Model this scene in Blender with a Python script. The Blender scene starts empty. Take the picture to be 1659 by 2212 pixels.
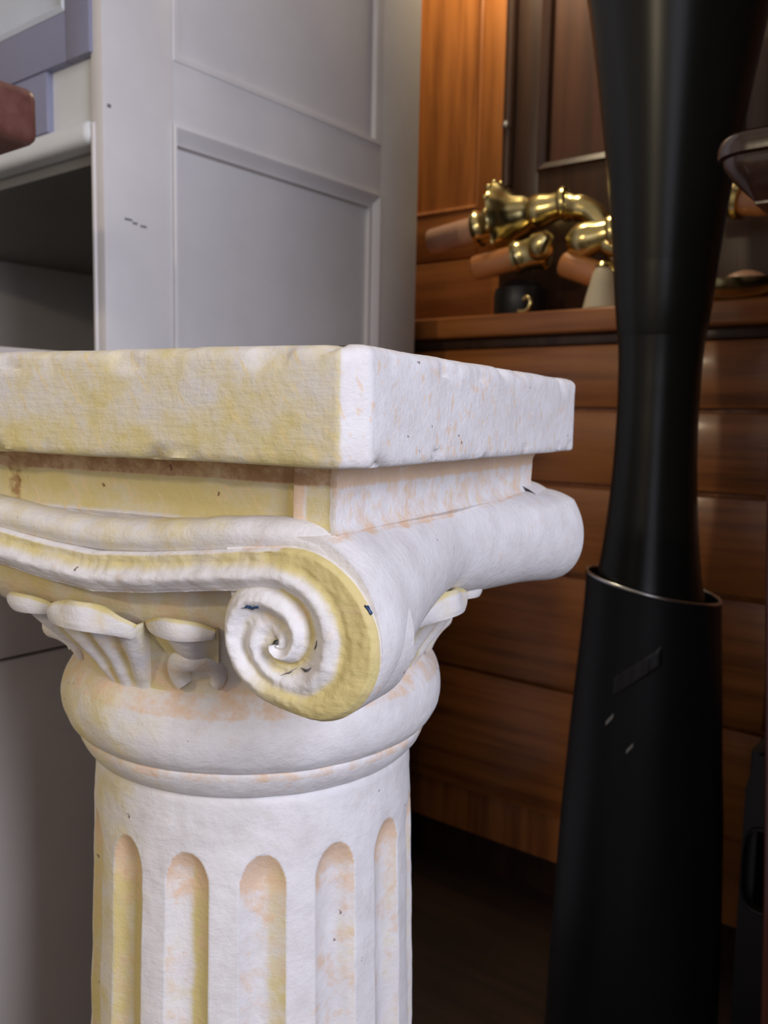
import bpy, bmesh, math, random
import numpy as np
from mathutils import Vector, Matrix, noise as mnoise

# ------------------------------------------------------------------ camera, world, lights, exposure
SC = bpy.context.scene
EYE = 0.7755
FPX, PITCH, ROLL = 1881.0, math.radians(6.206), math.radians(1.1034)
cam_data = bpy.data.cameras.new('camera')
cam_data.sensor_fit = 'HORIZONTAL'
cam_data.sensor_width = 36.0
cam_data.lens = 36.0 * FPX / 1659.0
cam_data.clip_start = 0.02
cam_data.dof.use_dof = True
cam_data.dof.focus_distance = 0.36
cam_data.dof.aperture_fstop = cam_data.lens / 2.0
camera = bpy.data.objects.new('camera', cam_data)
SC.collection.objects.link(camera)
camera.matrix_world = (Matrix.Translation((0, 0, EYE)) @ Matrix.Rotation(math.pi / 2 - PITCH, 4, 'X')
                       @ Matrix.Rotation(ROLL, 4, 'Z'))
SC.camera = camera

world = bpy.data.worlds.new('world')
SC.world = world
world.use_nodes = True
world.node_tree.nodes['Background'].inputs[0].default_value = (0.62, 0.72, 1.0, 1)
world.node_tree.nodes['Background'].inputs[1].default_value = 0.10

SC.view_settings.view_transform = 'Standard'
SC.view_settings.look = 'None'
SC.view_settings.gamma = 1.0
SC.view_settings.use_curve_mapping = False
SC.view_settings.exposure = -0.06

AF = math.radians(38.0)          # the furniture and the room stand turned by this angle


def F(u, v, z=0.0):
    """room frame (u along the furniture fronts, v into the room, z from eye level) -> world"""
    return Vector((u * math.cos(AF) + v * math.sin(AF), -u * math.sin(AF) + v * math.cos(AF), z + EYE))


def area_light(name, loc, target, sx, sy, color, power):
    d = bpy.data.lights.new(name, 'AREA')
    d.shape = 'RECTANGLE'
    d.size, d.size_y = sx, sy
    d.color = color
    d.energy = power
    o = bpy.data.objects.new(name, d)
    SC.collection.objects.link(o)
    o.location = loc
    o.rotation_euler = (Vector(target) - Vector(loc)).to_track_quat('-Z', 'Y').to_euler()
    return o


def point_light(name, loc, radius, color, power):
    d = bpy.data.lights.new(name, 'POINT')
    d.shadow_soft_size = radius
    d.color = color
    d.energy = power
    o = bpy.data.objects.new(name, d)
    SC.collection.objects.link(o)
    o.location = loc
    return o


# daylight through the window in the right-hand wall
area_light('daylight_window', F(1.50, -0.22, 0.62), F(-0.36, 0.35, -0.05), 0.55, 1.3, (0.84, 0.85, 1.0), 41)
# daylight through the window in the wall behind the photographer
area_light('daylight_rear_window', F(0.75, -1.85, 0.6), F(-0.5, 0.45, -0.1), 0.9, 1.2, (0.86, 0.86, 1.0), 7)
# warm lamp to the left behind the photographer
point_light('warm_lamp', F(-0.62, -1.35, 0.66), 0.05, (1.0, 0.84, 0.58), 21)
# ceiling lamp above the sideboard
point_light('ceiling_lamp', F(-0.77, 1.20, 0.92), 0.06, (1.0, 0.82, 0.54), 7.5)

COL = SC.collection
random.seed(4)

# ------------------------------------------------------------------ materials


def new_mat(name):
    m = bpy.data.materials.new(name)
    m.use_nodes = True
    return m, m.node_tree.nodes, m.node_tree.links, m.node_tree.nodes['Principled BSDF']


def ramp(nodes, stops):
    r = nodes.new('ShaderNodeValToRGB')
    e = r.color_ramp.elements
    while len(e) < len(stops):
        e.new(0.5)
    for el, (p, c) in zip(e, stops):
        el.position = p
        el.color = (*c, 1) if len(c) == 3 else c
    return r


def mapped(nodes, links, scale, rot=(0, 0, 0), coord='Object'):
    t = nodes.new('ShaderNodeTexCoord')
    m = nodes.new('ShaderNodeMapping')
    m.inputs['Scale'].default_value = scale
    m.inputs['Rotation'].default_value = rot
    links.new(t.outputs[coord], m.inputs[0])
    return m


def noise_tex(nodes, links, vec, scale, detail=4, rough=0.55):
    n = nodes.new('ShaderNodeTexNoise')
    n.inputs['Scale'].default_value = scale
    n.inputs['Detail'].default_value = detail
    n.inputs['Roughness'].default_value = rough
    links.new(vec.outputs[0], n.inputs['Vector'])
    return n


def add_bump(nodes, links, bsdf, height, strength, dist):
    b = nodes.new('ShaderNodeBump')
    b.inputs['Strength'].default_value = strength
    b.inputs['Distance'].default_value = dist
    links.new(height, b.inputs['Height'])
    links.new(b.outputs[0], bsdf.inputs['Normal'])
    return b


def math_node(nodes, links, op, a, b=None, clamp=False):
    n = nodes.new('ShaderNodeMath')
    n.operation = op
    n.use_clamp = clamp
    for i, x in enumerate((a, b)):
        if x is None:
            continue
        if isinstance(x, (int, float)):
            n.inputs[i].default_value = x
        else:
            links.new(x, n.inputs[i])
    return n.outputs[0]


def mix_col(nodes, links, fac, a, b):
    n = nodes.new('ShaderNodeMix')
    n.data_type = 'RGBA'
    for sock, x in ((n.inputs[0], fac), (n.inputs[6], a), (n.inputs[7], b)):
        if isinstance(x, (int, float)):
            sock.default_value = x
        elif isinstance(x, tuple):
            sock.default_value = (*x, 1)
        else:
            links.new(x, sock)
    return n.outputs[2]


def plaster_material(name, streak=0.0):
    """off-white painted plaster, yellow and peach washes rubbed into it (wash attribute), dirt specks"""
    m, nodes, links, bsdf = new_mat(name)
    at = nodes.new('ShaderNodeAttribute')
    at.attribute_name = 'wash'
    sep = nodes.new('ShaderNodeSeparateColor')
    links.new(at.outputs['Color'], sep.inputs[0])
    mp = mapped(nodes, links, (1, 1, 1))
    n1 = noise_tex(nodes, links, mp, 55, 6, 0.65)
    n2 = noise_tex(nodes, links, mp, 75, 5, 0.7)
    # base: warm white with faint grey clouds
    base = ramp(nodes, [(0.25, (0.68, 0.65, 0.63)), (0.55, (0.79, 0.77, 0.765)), (0.8, (0.83, 0.82, 0.82))])
    links.new(n1.outputs[0], base.inputs[0])

    def mask(sock, nz, gain):
        s = math_node(nodes, links, 'MULTIPLY', math_node(nodes, links, 'SUBTRACT', nz, 0.5), gain)
        s = math_node(nodes, links, 'ADD', s, sock)
        mr = nodes.new('ShaderNodeMapRange')
        mr.interpolation_type = 'SMOOTHSTEP'
        mr.inputs['From Min'].default_value = 0.28
        mr.inputs['From Max'].default_value = 0.72
        links.new(s, mr.inputs['Value'])
        return mr.outputs[0]
    # slanted brush streaks
    mps = mapped(nodes, links, (300, 300, 26), (0.0, 0.0, 0.0))
    mpr = nodes.new('ShaderNodeVectorRotate')
    mpr.rotation_type = 'EULER_XYZ'
    mpr.inputs['Rotation'].default_value = (math.radians(14), math.radians(32), 0)
    tc = nodes.new('ShaderNodeTexCoord')
    links.new(tc.outputs['Object'], mpr.inputs['Vector'])
    links.new(mpr.outputs[0], mps.inputs[0])
    ns = noise_tex(nodes, links, mps, 1.0, 3, 0.5)
    stk = ramp(nodes, [(0.58, (0, 0, 0)), (0.66, (1, 1, 1))])
    links.new(ns.outputs[0], stk.inputs[0])
    stv = math_node(nodes, links, 'MULTIPLY', stk.outputs[0], streak)
    peach = mask(sep.outputs[1], n2.outputs[0], 1.5)
    yel = mask(sep.outputs[0], n1.outputs[0], 0.8)
    c = mix_col(nodes, links, math_node(nodes, links, 'MULTIPLY', yel, 0.92), base.outputs[0], (0.66, 0.545, 0.20))
    c = mix_col(nodes, links, math_node(nodes, links, 'MULTIPLY', peach, 0.85), c, (0.76, 0.53, 0.34))
    c = mix_col(nodes, links, stv, c, mix_col(nodes, links, at.outputs['Alpha'], (0.80, 0.58, 0.38), (0.78, 0.62, 0.30)))
    # brown stain and painted shade from the blue channel
    dirt_shade = mask(sep.outputs[2], n2.outputs[0], 1.2)
    c = mix_col(nodes, links, math_node(nodes, links, 'MULTIPLY', dirt_shade, 0.85), c, (0.36, 0.19, 0.08))
    # little dark pits
    vo = nodes.new('ShaderNodeTexVoronoi')
    vo.inputs['Scale'].default_value = 95
    vo.inputs['Randomness'].default_value = 1
    wob = nodes.new('ShaderNodeVectorMath')
    wob.operation = 'MULTIPLY_ADD'
    links.new(n2.outputs['Color'], wob.inputs[0])
    wob.inputs[1].default_value = (0.012, 0.012, 0.018)
    links.new(mp.outputs[0], wob.inputs[2])
    links.new(wob.outputs[0], vo.inputs['Vector'])
    sepc = nodes.new('ShaderNodeSeparateColor')
    links.new(vo.outputs['Color'], sepc.inputs[0])
    pit = math_node(nodes, links, 'LESS_THAN', vo.outputs['Distance'], math_node(nodes, links, 'MULTIPLY', sepc.outputs[1], 0.10))
    pit = math_node(nodes, links, 'MULTIPLY', pit, math_node(nodes, links, 'GREATER_THAN', sepc.outputs[0], 0.55))
    c = mix_col(nodes, links, math_node(nodes, links, 'MULTIPLY', pit, 0.8), c, (0.16, 0.08, 0.04))
    links.new(c, bsdf.inputs['Base Color'])
    bsdf.inputs['Roughness'].default_value = 0.62
    bsdf.inputs['Specular IOR Level'].default_value = 0.3
    nb = noise_tex(nodes, links, mp, 420, 5, 0.65)
    nb2 = noise_tex(nodes, links, mapped(nodes, links, (60, 420, 420), (0, 0.5, 0.6)), 1.0, 3, 0.6)
    h = math_node(nodes, links, 'ADD', math_node(nodes, links, 'MULTIPLY', nb.outputs[0], 0.6), math_node(nodes, links, 'MULTIPLY', nb2.outputs[0], 0.6))
    h = math_node(nodes, links, 'SUBTRACT', h, math_node(nodes, links, 'MULTIPLY', pit, 1.2))
    nb3 = noise_tex(nodes, links, mp, 150, 3, 0.5)
    h = math_node(nodes, links, 'ADD', h, math_node(nodes, links, 'MULTIPLY', nb3.outputs[0], 0.9))
    add_bump(nodes, links, bsdf, h, 0.42, 0.0013)
    return m


def wood_material(name, dark, mid, light, rough=0.4, scale=1.0, axis='Z', coat=0.0, grain=0.12):
    m, nodes, links, bsdf = new_mat(name)
    s = {'Z': (55, 55, 3.0), 'X': (3.0, 55, 55), 'Y': (55, 3.0, 55)}[axis]
    mp = mapped(nodes, links, tuple(k * scale for k in s))
    n1 = noise_tex(nodes, links, mp, 1.0, 5, 0.6)
    mp2 = mapped(nodes, links, (2.2, 2.2, 1.2))
    n2 = noise_tex(nodes, links, mp2, 2.0, 2, 0.5)
    mixv = math_node(nodes, links, 'ADD', math_node(nodes, links, 'MULTIPLY', n1.outputs[0], 0.65),
                     math_node(nodes, links, 'MULTIPLY', n2.outputs[0], 0.35))
    r = ramp(nodes, [(0.34, dark), (0.5, mid), (0.68, light)])
    links.new(mixv, r.inputs[0])
    links.new(r.outputs[0], bsdf.inputs['Base Color'])
    bsdf.inputs['Roughness'].default_value = rough
    bsdf.inputs['Coat Weight'].default_value = coat
    bsdf.inputs['Coat Roughness'].default_value = 0.12
    add_bump(nodes, links, bsdf, n1.outputs[0], grain, 0.001)
    return m


def paint_material(name, col, rough=0.45, var=0.06, bump=0.08):
    m, nodes, links, bsdf = new_mat(name)
    mp = mapped(nodes, links, (1, 1, 1))
    n1 = noise_tex(nodes, links, mp, 6, 5, 0.6)
    lo = tuple(max(0, c * (1 - var)) for c in col)
    hi = tuple(min(1, c * (1 + var)) for c in col)
    r = ramp(nodes, [(0.35, lo), (0.65, hi)])
    links.new(n1.outputs[0], r.inputs[0])
    links.new(r.outputs[0], bsdf.inputs['Base Color'])
    bsdf.inputs['Roughness'].default_value = rough
    if rough < 0.3:
        bsdf.inputs['Coat Weight'].default_value = 0.6
    n2 = noise_tex(nodes, links, mapped(nodes, links, (40, 40, 300)), 1.0, 3, 0.5)
    add_bump(nodes, links, bsdf, n2.outputs[0], bump, 0.001)
    return m


def metal_material(name, col, rough, var=0.25):
    m, nodes, links, bsdf = new_mat(name)
    mp = mapped(nodes, links, (1, 1, 1))
    n1 = noise_tex(nodes, links, mp, 40, 4, 0.6)
    r = ramp(nodes, [(0.3, tuple(c * (1 - var) for c in col)), (0.7, col)])
    links.new(n1.outputs[0], r.inputs[0])
    links.new(r.outputs[0], bsdf.inputs['Base Color'])
    bsdf.inputs['Metallic'].default_value = 1.0
    rr = nodes.new('ShaderNodeMapRange')
    rr.inputs['To Min'].default_value = rough * 0.7
    rr.inputs['To Max'].default_value = rough * 1.4
    links.new(n1.outputs[0], rr.inputs['Value'])
    links.new(rr.outputs[0], bsdf.inputs['Roughness'])
    return m


M = {}
M['plaster'] = plaster_material('plaster', 0.0)
M['plaster_streaked'] = plaster_material('plaster_streaked', 0.6)
M['white_paint'] = paint_material('white_paint', (0.68, 0.66, 0.65), 0.42)
M['cream_paint'] = paint_material('cream_paint', (0.66, 0.68, 0.68), 0.40)
M['blue_paint'] = paint_material('blue_paint', (0.23, 0.235, 0.33), 0.40)  # bluish shade on the white door, put into the paint colour
M['pale_blue_paint'] = paint_material('pale_blue_paint', (0.58, 0.64, 0.72), 0.40)  # cool daylight on the door panel, put into its colour
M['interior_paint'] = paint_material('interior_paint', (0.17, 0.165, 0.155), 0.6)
M['taupe'] = paint_material('taupe', (0.50, 0.46, 0.42), 0.6)
M['orange_wood'] = wood_material('orange_wood', (0.22, 0.070, 0.016), (0.42, 0.148, 0.036), (0.55, 0.21, 0.055), 0.36, coat=0.35)
M['orange_rail'] = wood_material('orange_rail', (0.20, 0.065, 0.016), (0.38, 0.135, 0.035), (0.50, 0.19, 0.052), 0.36, axis='X', coat=0.35)
M['orange_wood_x'] = wood_material('orange_wood_x', (0.15, 0.047, 0.012), (0.37, 0.125, 0.028), (0.50, 0.185, 0.044), 0.36, axis='X', coat=0.35)
M['dark_wood'] = wood_material('dark_wood', (0.030, 0.015, 0.010), (0.055, 0.026, 0.016), (0.085, 0.040, 0.024), 0.35)
M['red_brown_panel'] = wood_material('red_brown_panel', (0.055, 0.022, 0.012), (0.095, 0.036, 0.018), (0.14, 0.055, 0.028), 0.38)
M['stand_wood'] = wood_material('stand_wood', (0.022, 0.011, 0.008), (0.045, 0.018, 0.012), (0.07, 0.028, 0.018), 0.22, coat=0.8)
M['table_leg'] = wood_material('table_leg', (0.05, 0.014, 0.010), (0.10, 0.028, 0.020), (0.15, 0.045, 0.032), 0.3, coat=0.5)
M['mahogany'] = wood_material('mahogany', (0.085, 0.030, 0.024), (0.145, 0.056, 0.044), (0.20, 0.090, 0.070), 0.42, axis='X')
M['floor_wood'] = wood_material('floor_wood', (0.025, 0.013, 0.008), (0.045, 0.023, 0.013), (0.07, 0.035, 0.02), 0.6, scale=0.6, axis='X')
M['brass'] = metal_material('brass', (0.78, 0.65, 0.30), 0.19)
M['silver'] = metal_material('silver', (0.80, 0.82, 0.84), 0.2)
M['candle'] = paint_material('candle', (0.62, 0.36, 0.24), 0.25, 0.15)
M['copper_candle'] = paint_material('copper_candle', (0.60, 0.24, 0.08), 0.25, 0.15)
M['black_plastic'] = paint_material('black_plastic', (0.013, 0.013, 0.014), 0.42, 0.2)
M['cream_shell'] = paint_material('cream_shell', (0.70, 0.62, 0.45), 0.4)
M['scuff'] = paint_material('scuff', (0.33, 0.33, 0.30), 0.5)
M['pencil'] = paint_material('pencil', (0.16, 0.15, 0.16), 0.6)
M['navy_chip'] = paint_material('navy_chip', (0.015, 0.05, 0.13), 0.4)
M['wall_panelling'] = wood_material('wall_panelling', (0.03, 0.018, 0.012), (0.05, 0.03, 0.02), (0.07, 0.042, 0.028), 0.6)
M['wall_paint'] = paint_material('wall_paint', (0.55, 0.52, 0.48), 0.7)


def black_glass(name, col, rough):
    m, nodes, links, bsdf = new_mat(name)
    mp = mapped(nodes, links, (20, 20, 1.5))
    n1 = noise_tex(nodes, links, mp, 1.0, 3, 0.5)
    r = ramp(nodes, [(0.3, tuple(c * 0.7 for c in col)), (0.7, tuple(c * 1.25 for c in col))])
    links.new(n1.outputs[0], r.inputs[0])
    links.new(r.outputs[0], bsdf.inputs['Base Color'])
    bsdf.inputs['Roughness'].default_value = rough
    bsdf.inputs['Specular IOR Level'].default_value = 0.30
    bsdf.inputs['Coat Roughness'].default_value = 0.1
    return m


M['black_glass'] = black_glass('black_glass', (0.011, 0.0125, 0.012), 0.30)
M['black_sleeve'] = black_glass('black_sleeve', (0.010, 0.0115, 0.0135), 0.42)

# ------------------------------------------------------------------ mesh helpers


def finish(me, mat, smooth_angle=35):
    me.materials.append(M[mat] if isinstance(mat, str) else mat)
    for p in me.polygons:
        p.use_smooth = True
    if smooth_angle < 180:
        me.set_sharp_from_angle(angle=math.radians(smooth_angle))
    me.update()


def obj(name, me, parent=None, loc=None, label=None):
    o = bpy.data.objects.new(name, me)
    COL.objects.link(o)
    if parent is not None:
        o.parent = parent
    if loc is not None:
        o.location = loc
    if label:
        o['label'] = label
    return o


def tag(o, label, cat, group=None):
    o['label'] = label
    o['category'] = cat
    if group:
        o['group'] = group
    return o


def thing(name, loc, rotz, label, cat, group=None):
    o = bpy.data.objects.new(name, None)
    o.empty_display_size = 0.05
    COL.objects.link(o)
    o.location = loc
    o.rotation_euler = (0, 0, rotz)
    return tag(o, label, cat, group)


def recalc(bm):
    bmesh.ops.recalc_face_normals(bm, faces=bm.faces)


def bm_mesh(name, bm, mat, smooth=35):
    recalc(bm)
    me = bpy.data.meshes.new(name)
    bm.to_mesh(me)
    bm.free()
    finish(me, mat, smooth)
    return me


def box_bm(bm, lo, hi, bevel=0.0, seg=2):
    lo, hi = Vector(lo), Vector(hi)
    c = (lo + hi) / 2
    s = hi - lo
    r = bmesh.ops.create_cube(bm, size=1, matrix=Matrix.Translation(c) @ Matrix.Diagonal((s.x, s.y, s.z, 1)))
    if bevel > 0:
        es = list({e for v in r['verts'] for e in v.link_edges})
        bmesh.ops.bevel(bm, geom=es, offset=bevel, segments=seg, profile=0.5, affect='EDGES')


def box(name, lo, hi, mat, parent=None, bevel=0.0015, off=(0, 0, 0), label=None, seg=2):
    bm = bmesh.new()
    o3 = Vector(off)
    box_bm(bm, Vector(lo) - o3, Vector(hi) - o3, bevel, seg)
    return obj(name, bm_mesh(name, bm, mat), parent, label=label)


def grid_mesh(name, P, mat, close_u=False, close_v=False, smooth=60, wash=None, cap_v0=False, cap_v1=False):
    """P: array (nu, nv, 3)"""
    nu, nv = P.shape[:2]
    verts = P.reshape(-1, 3).tolist()
    faces = []
    for i in range(nu - (0 if close_u else 1)):
        i2 = (i + 1) % nu
        for j in range(nv - (0 if close_v else 1)):
            j2 = (j + 1) % nv
            faces.append((i * nv + j, i2 * nv + j, i2 * nv + j2, i * nv + j2))
    if cap_v0:
        faces.append(tuple(i * nv for i in range(nu))[::-1])
    if cap_v1:
        faces.append(tuple(i * nv + nv - 1 for i in range(nu)))
    me = bpy.data.meshes.new(name)
    me.from_pydata(verts, [], faces)
    bm = bmesh.new()
    bm.from_mesh(me)
    recalc(bm)
    bm.to_mesh(me)
    bm.free()
    if wash is not None:
        ca = me.color_attributes.new('wash', 'FLOAT_COLOR', 'POINT')
        ca.data.foreach_set('color', np.ascontiguousarray(wash.reshape(-1, 4), dtype=np.float32).ravel())
    finish(me, mat, smooth)
    return me


def catmull(pts, n, closed=False):
    pts = np.array(pts, float)
    k = len(pts)
    segs = k if closed else k - 1
    out = []
    ts = np.linspace(0, segs, n, endpoint=not closed)
    for t in ts:
        i = min(int(t), segs - 1)
        f = t - i
        if closed:
            p0, p1, p2, p3 = (pts[(i + d) % k] for d in (-1, 0, 1, 2))
        else:
            p0, p1, p2, p3 = pts[max(i - 1, 0)], pts[i], pts[i + 1], pts[min(i + 2, k - 1)]
        out.append(0.5 * ((2 * p1) + (p2 - p0) * f + (2 * p0 - 5 * p1 + 4 * p2 - p3) * f * f
                          + (3 * p1 - p0 - 3 * p2 + p3) * f ** 3))
    return np.array(out)


def lathe(name, prof, mat, parent=None, n=64, base=(0, 0, 0), axis=(0, 0, 1), smooth=40, wob=None, label=None):
    """prof: list of (r, h) along axis from base"""
    ax = Vector(axis).normalized()
    q = Vector((0, 0, 1)).rotation_difference(ax)
    P = np.zeros((n, len(prof), 3))
    for i in range(n):
        a = 2 * math.pi * i / n
        for j, (r, h) in enumerate(prof):
            k = 1 if wob is None else wob(a, j)
            p = q @ Vector((r * k * math.cos(a), r * k * math.sin(a), h)) + Vector(base)
            P[i, j] = p
    me = grid_mesh(name, P, mat, close_u=True, smooth=smooth, cap_v0=prof[0][0] > 1e-4, cap_v1=prof[-1][0] > 1e-4)
    return obj(name, me, parent, label=label)


def tube(name, path, radii, mat, parent=None, n=20, smooth=60):
    path = [Vector(p) for p in path]
    if isinstance(radii, (int, float)):
        radii = [radii] * len(path)
    P = np.zeros((n, len(path), 3))
    up = Vector((0, 0, 1))
    t0 = (path[1] - path[0]).normalized()
    a = t0.cross(up)
    if a.length < 1e-3:
        a = t0.cross(Vector((1, 0, 0)))
    a.normalize()
    for j, p in enumerate(path):
        t = (path[min(j + 1, len(path) - 1)] - path[max(j - 1, 0)]).normalized()
        a = (a - t * a.dot(t)).normalized()
        b = t.cross(a)
        for i in range(n):
            th = 2 * math.pi * i / n
            P[i, j] = p + (a * math.cos(th) + b * math.sin(th)) * radii[j]
    me = grid_mesh(name, P, mat, close_u=True, smooth=smooth, cap_v0=True, cap_v1=True)
    return obj(name, me, parent)


def nz(x, y, z, s=1.0):
    return mnoise.noise(Vector((x * s, y * s, z * s)))


def smooth01(x, a, b):
    t = np.clip((x - a) / (b - a), 0, 1)
    return t * t * (3 - 2 * t)


def bumpf(s, c, w):
    d = np.clip(np.abs(s - c) / w, 0, 1)
    return 0.5 + 0.5 * np.cos(math.pi * d)


# ------------------------------------------------------------------ the room
def structure(name, me):
    o = obj(name, me)
    o['kind'] = 'structure'
    o.rotation_euler = (0, 0, -AF)
    return o


def room_box(name, boxes, mat):
    bm = bmesh.new()
    for lo, hi in boxes:
        box_bm(bm, lo, hi)
    return structure(name, bm_mesh(name, bm, mat))


UL, UR, VB, VF, ZC = -1.95, 1.6, -1.9, 1.72, 2.6
UP, VP = 0.16, 0.400        # unseen wall step, added to block window light from the sideboard
room_box('floor', [((UL, VB, -0.06), (UR, VF, 0.0))], 'floor_wood')
room_box('ceiling', [((UL, VB, ZC), (UR, VF, ZC + 0.08))], 'wall_paint')
room_box('wall_back', [((UL, VF, 0), (UR, VF + 0.1, ZC))], 'wall_paint')
room_box('wall_left', [((UL - 0.1, VB, 0), (UL, VF, ZC))], 'wall_paint')
room_box('wall_right', [((UR, VB, 0), (UR + 0.1, -1.2, ZC)), ((UP, VP, 0), (UR + 0.1, VP + 0.1, ZC)), ((UP, VP + 0.1, 0), (UP + 0.1, VF, ZC)),
                        ((UR, 0.1, 0), (UR + 0.1, VP, ZC)),
                        ((UR, -1.2, 0), (UR + 0.1, 0.1, 0.8)), ((UR, -1.2, 2.3), (UR + 0.1, 0.1, ZC))], 'wall_panelling')
room_box('wall_front', [((UL, VB - 0.1, 0), (0.20, VB, ZC)), ((1.30, VB - 0.1, 0), (UR, VB, ZC)),
                        ((0.20, VB - 0.1, 0), (1.30, VB, 0.75)), ((0.20, VB - 0.1, 2.1), (1.30, VB, ZC))], 'wall_paint')

# ------------------------------------------------------------------ the plaster pedestal column
CX, CY, CA = -0.0683, 0.4931, 0.4819
column = thing('pedestal_column', (CX, CY, 0), -CA,
               'cream and yellow plaster pedestal column with scrolled capital and fluted shaft', 'pedestal')
AXX, AXY = -0.0034, -0.0016      # shaft axis, a little off the slab's centre


def put(name, me, label=None):
    """meshes of the column are written with z from eye level"""
    o = obj(name, me, column, label=label)
    o.location = (0, 0, EYE)
    return o


def square_outline(h, chamfer, step=0.0022, rnd=0.0):
    pts = []
    c = chamfer
    cor = [(h - c, -h), (h, -h + c), (h, h - c), (h - c, h), (-h + c, h), (-h, h - c), (-h, -h + c), (-h + c, -h)]
    for i in range(8):
        a, b = np.array(cor[i]), np.array(cor[(i + 1) % 8])
        n = max(2, int(np.linalg.norm(b - a) / step))
        for k in range(n):
            pts.append(a + (b - a) * k / n)
    return np.array(pts)


def build_abacus():
    H = 0.14
    rings = [(-0.0180, 0.012), (-0.0187, 0.004), (-0.0184, 0.0016), (-0.0174, 0.0004)]
    for k in range(1, 16):
        rings.append((-0.0174 + 0.0385 * k / 16, 0.0))
    rings += [(0.0218, 0.0002), (0.0234, 0.0011), (0.0247, 0.0028), (0.0256, 0.0055), (0.0259, 0.0090), (0.0260, 0.02), (0.0260, 0.05)]
    out = square_outline(H, 0.0085)
    n = len(out)
    nxt = np.roll(out, -3, 0) - np.roll(out, 3, 0)
    nrm = np.stack([nxt[:, 1], -nxt[:, 0]], 1)
    nrm /= np.linalg.norm(nrm, axis=1, keepdims=True)
    P = np.zeros((n, len(rings), 3))
    Wc = np.zeros((n, len(rings), 4))
    for i in range(n):
        for j, (z, ins) in enumerate(rings):
            x, y = out[i] - nrm[i] * ins
            edge = 1.0 if (j < 5 or j > 17) else 0.25
            d = (nz(x, y, z, 60) * 0.0006 + nz(x, y, z, 220) * 0.0005) * edge + nz(x, y, z, 25) * 0.0005
            if j >= len(rings) - 2:
                d = 0
            chip = max(0, nz(x + 3, y, z, 75) - 0.28) * 0.006 * (1 if (17 < j < 24 or j in (2, 3, 4)) else 0)
            x, y = out[i] - nrm[i] * (ins - d + chip)
            P[i, j] = (x, y, z - chip * (0.6 if j > 10 else -0.6) + nz(x, y, 1, 40) * 0.0004)
            front = 1.0 if (abs(nrm[i][1]) > 0.9) else 0.0
            t = (z + 0.017) / 0.041
            Wc[i, j] = (0.49 + 0.10 * (1 - t) if front else 0.05, 0.12 if front else 0.10,
                        0.10 if j < 3 else 0.0, front)
    return grid_mesh('abacus', P, 'plaster_streaked', close_u=True, smooth=50, wash=Wc, cap_v0=True, cap_v1=True)


put('abacus', build_abacus(), 'square slab with worn edges')


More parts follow.
